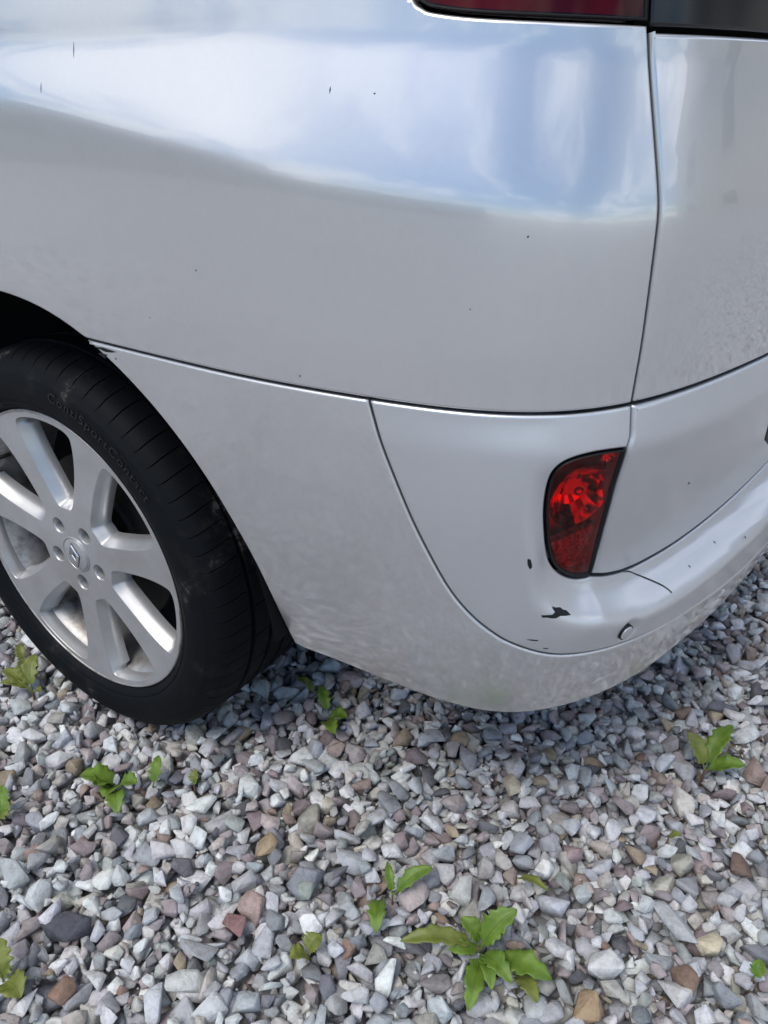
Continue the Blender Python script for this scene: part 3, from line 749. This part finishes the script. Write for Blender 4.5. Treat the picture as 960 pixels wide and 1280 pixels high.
def rotm(rx, ry, rz):
    cx, sx_ = np.cos(rx), np.sin(rx); cy, sy = np.cos(ry), np.sin(ry); cz, sz = np.cos(rz), np.sin(rz)
    z = np.zeros_like(cx); o = np.ones_like(cx)
    A = np.stack([np.stack([cz, -sz, z], -1), np.stack([sz, cz, z], -1), np.stack([z, z, o], -1)], -2)
    B = np.stack([np.stack([cy, z, sy], -1), np.stack([z, o, z], -1), np.stack([-sy, z, cy], -1)], -2)
    C = np.stack([np.stack([o, z, z], -1), np.stack([z, cx, -sx_], -1), np.stack([z, sx_, cx], -1)], -2)
    return A @ B @ C
def gravel_mat():
    m, t, b = mat('gravel_stone')
    at = t.nodes.new('ShaderNodeAttribute'); at.attribute_name = 'stone_colour'
    n1 = noise(t, 90, 6, 0.65); n2 = noise(t, 420, 4, 0.6); n3 = noise(t, 35, 5, 0.7)
    r1 = ramp(t, n1.outputs['Fac'], [(0.28, 0.62), (0.5, 1.0), (0.72, 1.18)])
    mm = t.nodes.new('ShaderNodeMix'); mm.data_type = 'RGBA'; mm.blend_type = 'MULTIPLY'; mm.inputs['Factor'].default_value = 1.0
    t.links.new(at.outputs['Color'], mm.inputs[6]); t.links.new(r1.outputs[0], mm.inputs[7])
    r3 = ramp(t, n3.outputs['Fac'], [(0.60, 0.0), (0.78, 0.55)])
    m2 = t.nodes.new('ShaderNodeMix'); m2.data_type = 'RGBA'; t.links.new(r3.outputs[0], m2.inputs['Factor']); t.links.new(mm.outputs[2], m2.inputs[6]); m2.inputs[7].default_value = (0.34, 0.27, 0.20, 1)
    t.links.new(m2.outputs[2], b.inputs['Base Color']); b.inputs['Roughness'].default_value = 0.72; b.inputs['Specular IOR Level'].default_value = 0.35
    n4 = noise(t, 130, 8, 0.72); ad = t.nodes.new('ShaderNodeMath'); ad.operation = 'MULTIPLY_ADD'; t.links.new(n4.outputs['Fac'], ad.inputs[0]); ad.inputs[1].default_value = 2.2; t.links.new(n2.outputs['Fac'], ad.inputs[2])
    bump(t, ad.outputs[0], b, 0.75, 0.0022)
    return m
M_STONE = gravel_mat()
def stones_mesh(name, P, Rm, S, C, var, vid):
    Vs = []; Fs = []; Cs = []; base = 0
    for k, (v, f) in enumerate(var):
        ii = np.where(vid == k)[0]
        if len(ii) == 0: continue
        q = np.einsum('nij,nvj->nvi', Rm[ii], v[None]*S[ii][:, None, :])+P[ii][:, None, :]
        nv = len(v); Vs.append(q.reshape(-1, 3)); Cs.append(np.repeat(C[ii], nv, 0))
        Fs.append((f[None]+(base+np.arange(len(ii))*nv)[:, None, None]).reshape(-1, 3)); base += len(ii)*nv
    V = np.concatenate(Vs).astype(np.float32); F = np.concatenate(Fs).astype(np.int32); Cc = np.concatenate(Cs)
    me = bpy.data.meshes.new(name); me.vertices.add(len(V)); me.vertices.foreach_set('co', V.ravel())
    me.loops.add(F.size); me.loops.foreach_set('vertex_index', F.ravel()); me.polygons.add(len(F))
    me.polygons.foreach_set('loop_start', np.arange(0, F.size, 3, dtype=np.int32))
    me.update(calc_edges=True)
    ca = me.color_attributes.new('stone_colour', 'FLOAT_COLOR', 'POINT')
    ca.data.foreach_set('color', np.concatenate([Cc, np.ones((len(Cc), 1))], 1).astype(np.float32).ravel())
    return me
# notable single stones first: they lie on top of the rest
NOTABLE = [  # x, y, (half sizes), rot z, colour, label
    (.292, -.302, (.040, .019, .014), 25, (.085, .088, .105), 'long dark slate slab lying near the left edge of the gravel'),
    (.483, -.172, (.021, .015, .012), -10, (.27, .16, .155), 'brick red stone among grey gravel, left of the leafy weeds'),
    (.528, -.082, (.017, .015, .012), 20, (.33, .37, .33), 'smooth round grey green pebble in the gravel'),
    (.434, -.055, (.021, .016, .015), 70, (.40, .31, .20), 'ochre streaked stone below the lower bumper, left of centre'),
    (.360, -.357, (.020, .017, .015), 10, (.29, .19, .14), 'rust brown stone near the bottom left corner'),
    (.814, .185, (.020, .018, .016), 15, (.40, .30, .305), 'dusty pink angular stone right of centre in the gravel'),
    (.911, -.010, (.024, .020, .017), 40, (.40, .29, .18), 'large ochre brown stone at the bottom right of the main weed'),
    (1.021, .155, (.018, .019, .014), 60, (.62, .55, .40), 'cream yellow stone at the right edge of the gravel'),
    (1.007, .090, (.020, .017, .015), -30, (.23, .16, .12), 'dark brown stone near the bottom right corner'),
    (.977, .162, (.040, .015, .013), -28, (.46, .475, .49), 'long pale grey slab at the lower right of the gravel'),
    (.916, .051, (.026, .021, .018), 10, (.66, .665, .65), 'big chalky white stone right of the main weed'),
    (.689, .253, (.016, .022, .013), 30, (.54, .48, .36), 'tan upright stone below the dip of the bumper'),
]
CELL = .005; GX0, GX1, GY0, GY1 = -.62, 1.62, -.90, 1.75
H = np.full((int((GX1-GX0)/CELL), int((GY1-GY0)/CELL)), -.030); H += rng.normal(0, .002, H.shape)
def tyre_block(x, y, top):
    for cx in (0,):
        if -.03 < y < .27 and abs(x-cx) < .338:
            zt = .333-math.sqrt(.340**2-(x-cx)**2) if abs(x-cx) < .338 else 9
            if top > zt+.002: return True
    return False
rows = []
def place(x, y, s, settle=.42, force=None):
    a = max(s[0], s[1]); k = int(a/CELL)+1
    ix, iy = int((x-GX0)/CELL), int((y-GY0)/CELL)
    if ix-k < 0 or iy-k < 0 or ix+k+1 > H.shape[0] or iy+k+1 > H.shape[1]: return None
    w = H[ix-k:ix+k+1, iy-k:iy+k+1]; gxx, gyy = np.mgrid[-k:k+1, -k:k+1]*CELL
    r2 = (gxx**2+gyy**2)/((s[0]*s[1])*1.0); msk = r2 < .8
    z = np.percentile(w[msk], 62)+s[2]*settle
    if force is not None: z = force
    top = z+s[2]*np.sqrt(np.clip(1-r2, 0, 1))*.85
    np.copyto(w, np.where(r2 < 1, np.maximum(w, top), w))
    return z
def rand_size(big):
    a = float(np.clip(rng.lognormal(math.log(.0118), .33), .0055, .0235))*big
    return (a*rng.uniform(1.0, 1.42), a*rng.uniform(.75, 1.05), a*rng.uniform(.5, .88))
NST = 34000
for i in range(NST):
    best = None
    for _ in range(4):
        x, y = rng.uniform(GX0+.06, GX1-.06), rng.uniform(GY0+.06, GY1-.06)
        h = H[int((x-GX0)/CELL), int((y-GY0)/CELL)]
        if best is None or h < best[0]: best = (h, x, y)
    _, x, y = best
    if best[0] > .002: continue
    s = rand_size(.92); z = place(x, y, s)
    if z is None: continue
    if z > .010: continue
    if tyre_block(x, y, z+s[2]*.6): continue
    if any(abs(x-n_[0]) < n_[2][0]*.75 and abs(y-n_[1]) < n_[2][0]*.75 and z > -.008 for n_ in NOTABLE): continue
    rows.append((x, y, z, *s))
n_big = len(rows)
for i in range(7000):                                 # grit in the gaps
    x, y = rng.uniform(.0, 1.2), rng.uniform(-.55, 1.3)
    s = np.array((1.2, .9, .7))*rng.uniform(.0018, .0042)
    z = H[int((x-GX0)/CELL), int((y-GY0)/CELL)]
    if z > -.004 or tyre_block(x, y, z+.004): continue
    rows.append((x, y, z+s[2]*.3, *s))
rows = np.array(rows); n = len(rows)
Pp = rows[:, :3]; Sz = rows[:, 3:]
Rm = rotm(rng.normal(0, .42, n), rng.normal(0, .42, n), rng.uniform(0, 6.28, n))
Cl = PAL[rng.choice(len(PAL), n, p=PW)]*rng.uniform(.66, 1.12, (n, 1))*rng.uniform(.97, 1.03, (n, 3))
dv = Pp-CAM; dz_ = dv @ _f; px = 480+960*(dv @ _r)/dz_; py = 640-960*(dv @ _u)/dz_
vis = (dz_ > 0) & (px > -60) & (px < 1020) & (py > 560) & (py < 1340)
vis[n_big:] = False; hi = np.where(vis)[0]; lo = np.where(~vis)[0]
ga = stones_mesh('gravel', Pp[hi], Rm[hi], Sz[hi], Cl[hi], VAR_HI, rng.integers(0, len(VAR_HI), len(hi)))
gb_ = stones_mesh('gravel_far', Pp[lo], Rm[lo], Sz[lo], Cl[lo], VAR_LO, rng.integers(0, len(VAR_LO), len(lo)))
# outer ring of coarser loose stones, to carry the surface on past the fine patch
m_ = 9000; xo = rng.uniform(-4.5, 5.5, m_*2); yo = rng.uniform(-5.0, 5.0, m_*2)
out_ = ~((xo > GX0+.05) & (xo < GX1-.05) & (yo > GY0+.05) & (yo < GY1-.05)); xo, yo = xo[out_][:m_], yo[out_][:m_]; k_ = len(xo)
So = np.stack([rng.uniform(.016, .03, k_), rng.uniform(.012, .022, k_), rng.uniform(.010, .016, k_)], 1)
gc_ = stones_mesh('gravel_outer', np.stack([xo, yo, rng.uniform(-.024, -.010, k_)], 1), rotm(rng.normal(0, .3, k_), rng.normal(0, .3, k_), rng.uniform(0, 6.28, k_)), So, PAL[rng.choice(len(PAL), k_, p=PW)]*rng.uniform(.75, 1.1, (k_, 1)), VAR_LO, rng.integers(0, len(VAR_LO), k_))
b2 = bmesh.new()
for q in (ga, gb_, gc_): b2.from_mesh(q)
me = bpy.data.meshes.new('gravel'); b2.to_mesh(me); b2.free()
for q in (ga, gb_, gc_): bpy.data.meshes.remove(q)
tag(link('gravel', me, M_STONE), 'pale grey crushed stone gravel covering the ground', 'gravel', kind='stuff')
for i, (x, y, s, rz, c, lab) in enumerate(NOTABLE):
    z = np.percentile(H[int((x-GX0)/CELL)-3:int((x-GX0)/CELL)+4, int((y-GY0)/CELL)-3:int((y-GY0)/CELL)+4], 50)*.4+s[2]*.30
    me = stones_mesh('stone', np.zeros((1, 3)), rotm(np.array([.1]), np.array([-.08]), np.array([R(rz)])), np.array([s]), np.array([c]), VAR_HI, np.array([(i*5+2) % len(VAR_HI)]))
    o = link('stone', me, M_STONE); o.location = (x, y, z); tag(o, lab, 'stone', 'distinct stones in the gravel')

# ------------------------------------------------------------------ weeds
def leaf_mat(name, c0, c1):
    m, t, b = mat(name)
    n1 = noise(t, 55, 5, 0.6); rp = ramp(t, n1.outputs['Fac'], [(0.3, c0), (0.7, c1)]); t.links.new(rp.outputs[0], b.inputs['Base Color'])
    b.inputs['Roughness'].default_value = 0.48; b.inputs['Subsurface Weight'].default_value = 0.0
    n2 = noise(t, 300, 3, 0.6); bump(t, n2.outputs['Fac'], b, 0.35, 0.001)
    tl = t.nodes.new('ShaderNodeBsdfTranslucent'); tl.inputs[0].default_value = (c1[0]*1.3, c1[1]*1.3, c1[2]*.6, 1)
    ms = t.nodes.new('ShaderNodeMixShader'); ms.inputs[0].default_value = 0.25; o = t.nodes['Material Output']
    t.links.new(b.outputs[0], ms.inputs[1]); t.links.new(tl.outputs[0], ms.inputs[2]); t.links.new(ms.outputs[0], o.inputs['Surface'])
    return m
M_LEAF = leaf_mat('weed_leaf', (.095, .175, .020), (.20, .315, .045))
M_LEAFY = leaf_mat('weed_leaf_pale', (.14, .18, .035), (.27, .29, .07))
M_STEM = simple('weed_stem', (.16, .10, .05), .6)
def leaf(parent, base, tip, width, m, seed, lobes=3):
    rg = random.Random(seed); b0 = Vector(base); t0 = Vector(tip); ax = t0-b0; ln = ax.length; ax.normalize()
    side = ax.cross(Vector((0, 0, 1))); side.normalize(); up = side.cross(ax)
    nl, nw = 26, 3; V = []; F = []; wob = [rg.uniform(-1, 1) for _ in range(4)]
    fold = rg.uniform(.25, .5); arch = rg.uniform(.10, .24)*ln; tw = rg.uniform(-.35, .35)
    for i in range(nl+1):
        t = i/nl
        env = (max(0, math.sin(math.pi*min(1, t**.8*.97+.02)))**.75)*(0.45+.75*t)*(1 if t < .97 else .4)
        jag = [rg.uniform(.62, 1.12), rg.uniform(.62, 1.12)]; tooth = (.55+.45*jag[0])*(1+.20*math.sin(t*lobes*2*math.pi*1.6+wob[0])*(1-t*.5))
        width_ = width*1.25; hwL = max(.0006, width_*.5*env*tooth); hwR = max(.0006, width_*.5*env*(.55+.45*jag[1])*(1+.20*math.sin(t*lobes*2*math.pi*1.6+wob[1]+.7)*(1-t*.5)))
        if t < .16: hwL = hwR = .0010
        c = b0+ax*ln*t+up*(arch*math.sin(math.pi*t*.85))+side*(wob[2]*.06*ln*math.sin(math.pi*t))
        for j in range(-nw, nw+1):
            f = j/nw; hw = hwL if f < 0 else hwR
            lift = abs(f)*hw*fold+math.sin(t*17+f*3+wob[3])*hw*.09*abs(f)-(t > .75)*(t-.75)*ln*.25
            V.append(tuple(c+side*(f*hw)*math.cos(tw*t)+up*(lift+f*hw*math.sin(tw*t))))
    w = 2*nw+1
    for i in range(nl):
        for j in range(w-1): F.append((i*w+j, i*w+j+1, (i+1)*w+j+1, (i+1)*w+j))
    o = mesh_np('leaf', V, F, m, parent)
    md = o.modifiers.new('thickness', 'SOLIDIFY'); md.thickness = .0004
    # midrib
    V = []; F = []
    for i in range(nl+1):
        t = i/nl; c = Vector(o.data.vertices[i*w+nw].co); r_ = .0011*(1-.75*t)
        for k in range(5):
            a = 2*math.pi*k/5; V.append(tuple(c+side*r_*math.cos(a)+up*(r_*math.sin(a)+.0002)))
    for i in range(nl):
        for k in range(5): F.append((i*5+k, i*5+(k+1) % 5, (i+1)*5+(k+1) % 5, (i+1)*5+k))
    mesh_np('midrib', V, F, m, o)
    return o
WEEDS = [
 ('broad weed with about ten leaves in the gravel at bottom centre', M_LEAF, [[(.772,-.018,.008),(.689,-.084,.03),.024],[(.772,-.018,.008),(.739,-.015,.035),.026],[(.772,-.018,.008),(.796,.005,.025),.018],[(.774,-.023,.008),(.801,.02,.06),.032],[(.777,-.028,.008),(.8,-.106,.02),.026],[(.777,-.028,.008),(.833,-.054,.03),.026],[(.79,-.031,.008),(.872,-.022,.03),.034],[(.79,-.031,.008),(.841,-.024,.02),.024],[(.774,-.023,.008),(.743,-.053,.02),.02],[(.823,-.028,.008),(.866,-.051,.02),.026],[(.785,-.030,.010),(.815,-.075,.03),.022]]),
 ('small forked weed with two slim leaves above the broad weed', M_LEAF, [[(.637,-.022,.008),(.672,.025,.04),.022],[(.637,-.022,.008),(.611,.004,.03),.014]]),
 ('single drooping green leaf just below the forked weed', M_LEAF, [[(.627,-.033,.008),(.653,-.086,.015),.024]]),
 ('three leaved weed in the gravel at the right, below the bumper', M_LEAF, [[(.942,.451,.008),(.9,.479,.045),.036],[(.942,.451,.008),(.96,.531,.05),.032],[(.942,.451,.008),(.996,.467,.035),.034]]),
 ('bright green leafy weed in front of the tyre', M_LEAF, [[(.165,-.107,.008),(.118,-.140,.03),.046],[(.165,-.107,.008),(.201,-.095,.025),.034],[(.165,-.107,.008),(.175,-.141,.02),.034],[(.168,-.114,.008),(.217,-.148,.015),.03],[(.156,-.113,.008),(.161,-.143,.04),.034]]),
 ('upright single leaf sprig right of the weed before the tyre', M_LEAF, [[(.212,-.076,.008),(.194,-.042,.035),.020]]),
 ('tiny green shoot in the gravel below the tyre', M_LEAF, [[(.263,-.036,.008),(.255,-.022,.022),.016],[(.263,-.036,.008),(.272,-.040,.015),.012]]),
 ('leafy weed beside the left flank of the tyre', M_LEAFY, [[(-.15,-.047,.008),(-.217,-.055,.03),.03],[(-.15,-.047,.008),(-.207,-.022,.035),.034],[(-.15,-.047,.008),(-.183,-.006,.05),.03],[(-.142,-.05,.008),(-.116,-.048,.02),.02],[(-.15,-.047,.008),(-.199,-.078,.02),.022],[(-.234,-.008,.008),(-.26,.007,.03),.02]]),
 ('dark green weed in the shade under the lower bumper', M_LEAF, [[(.354,.201,.008),(.391,.211,.02),.03],[(.354,.19,.008),(.396,.165,.02),.028],[(.348,.209,.008),(.306,.241,.03),.022],[(.298,.238,.008),(.256,.233,.03),.02]]),
 ('weed leaves at the left picture edge below the tyre', M_LEAF, [[(.069,-.254,.008),(.062,-.227,.03),.04],[(.069,-.254,.008),(.043,-.222,.04),.03]]),
 ('weed leaves at the bottom left picture edge', M_LEAFY, [[(.294,-.392,.008),(.262,-.369,.04),.035],[(.294,-.392,.008),(.339,-.394,.02),.035],[(.294,-.392,.008),(.282,-.373,.03),.03]]),
 ('yellowing little weed left of the broad weed', M_LEAFY, [[(.591,-.152,.008),(.580,-.175,.02),.03],[(.591,-.152,.008),(.596,-.128,.02),.028]]),
 ('slim grass like leaf in the middle of the gravel', M_LEAF, [[(.769,.098,.008),(.82,.087,.03),.014]]),
 ('tiny leaf at the right edge near the bottom corner', M_LEAF, [[(1.078,.136,.008),(1.082,.155,.022),.018]]),
 ('tiny green sliver below the three leaved weed', M_LEAFY, [[(.93,.286,.008),(.945,.290,.02),.013]]),
]
for wi, (lab, m_, lv) in enumerate(WEEDS):
    b0 = Vector(lv[0][0]); root = empty('weed', (b0.x, b0.y, 0)); tag(root, lab, 'weed', 'weeds growing through the gravel')
    for li, (b_, t_, w_) in enumerate(lv):
        d_ = Vector((b0.x, b0.y, 0))
        leaf(root, Vector(b_)-d_+Vector((0, 0, .004)), Vector(t_)-d_+Vector((0, 0, .006)), w_, M_LEAFY if (li*7+wi*3) % 9 == 0 else m_, wi*31+li, 3+(li % 2))
    V = []; F = []
    for k in range(6):
        for i in range(6):
            a = i*math.pi/3; V.append((.0022*math.cos(a)*(1-k*.08), .0022*math.sin(a)*(1-k*.08), -.030+k*.0088))
    for k in range(5):
        for i in range(6): F.append((k*6+i, k*6+(i+1) % 6, (k+1)*6+(i+1) % 6, (k+1)*6+i))
    mesh_np('stem', V, F, M_STEM, root)

# ------------------------------------------------------------------ round the yard (seen only as reflections in the paint)
M_WALL = simple('render_wall', (.46, .44, .40), .9); M_ROOF = simple('slate_roof', (.085, .088, .095), .8); M_WIN = simple('house_glass', (.02, .025, .03), .08); M_FR = simple('house_frame', (.7, .7, .68), .6)
def house(loc, rz, w, d, h, label):
    root = empty('house', loc); root.rotation_euler = (0, 0, rz); tag(root, label, 'house')
    b2 = bmesh.new(); box(b2, -w/2, w/2, -d/2, d/2, -.03, h)
    bm_obj('wall', b2, M_WALL, root)
    b2 = bmesh.new(); o_ = .35
    v = [b2.verts.new(p) for p in ((-w/2-o_, -d/2-o_, h-.1), (w/2+o_, -d/2-o_, h-.1), (w/2+o_, d/2+o_, h-.1), (-w/2-o_, d/2+o_, h-.1), (-w/2-o_, 0, h+d*.36), (w/2+o_, 0, h+d*.36))]
    for f in ((0, 1, 5, 4), (2, 3, 4, 5), (0, 4, 3), (1, 2, 5), (3, 2, 1, 0)): b2.faces.new([v[i] for i in f])
    bm_obj('roof', b2, M_ROOF, root)
    for k in range(3):
        x = -w/2+w*(k+.5)/3
        for z0 in ((1.0,) if h < 4 else (1.0, 3.4)):
            b2 = bmesh.new(); box(b2, x-.62, x+.62, -d/2-.05, -d/2+.04, z0-.06, z0+1.26); fr_ = bm_obj('window', b2, M_FR, root)
            b2 = bmesh.new(); box(b2, x-.54, x+.54, -d/2-.06, -d/2, z0, z0+1.18); bm_obj('pane', b2, M_WIN, fr_)
house((15, 13, 0), R(-40), 11, 7, 5.2, 'rendered house with slate roof behind the car, mirrored in the tailgate')
house((-15, -16, 0), R(145), 12, 6, 2.7, 'low rendered outbuilding with slate roof, mirrored in the side panel')

def added_hedge(x0, x1, y, label):  # unseen, added to darken the horizon mirrored in the side panel
    rg = random.Random(11); V = []; F = []; nx, prof = int((x1-x0)/.25), [(-.55, 0), (-.62, .5), (-.6, 1.1), (-.55, 1.7), (-.35, 2.1), (0, 2.2), (.35, 2.1), (.55, 1.7), (.6, 1.1), (.62, .5), (.55, 0)]
    for i in range(nx+1):
        for (dy, z) in prof:
            V.append((x0+(x1-x0)*i/nx+rg.uniform(-.08, .08), y+dy+rg.uniform(-.12, .12), max(-.03, z+rg.uniform(-.14, .14)) if z else -.03))
    n_ = len(prof)
    for i in range(nx):
        for j in range(n_-1): F.append((i*n_+j, (i+1)*n_+j, (i+1)*n_+j+1, i*n_+j+1))
    m, t, b = mat('hedge_leaf'); n1 = noise(t, 9, 6, .7); rp = ramp(t, n1.outputs['Fac'], [(.3, (.05, .065, .035)), (.7, (.14, .17, .09))]); t.links.new(rp.outputs[0], b.inputs['Base Color']); b.inputs['Roughness'].default_value = .7
    bump(t, n1.outputs['Fac'], b, 1.0, .15)
    o = mesh_np('added_hedge', V, F, m, None, smooth=False); tag(o, label, 'added_hedge')
added_hedge(-45, 6, -17, 'clipped green hedgerow added out of view to darken the reflection below the side panel crease')
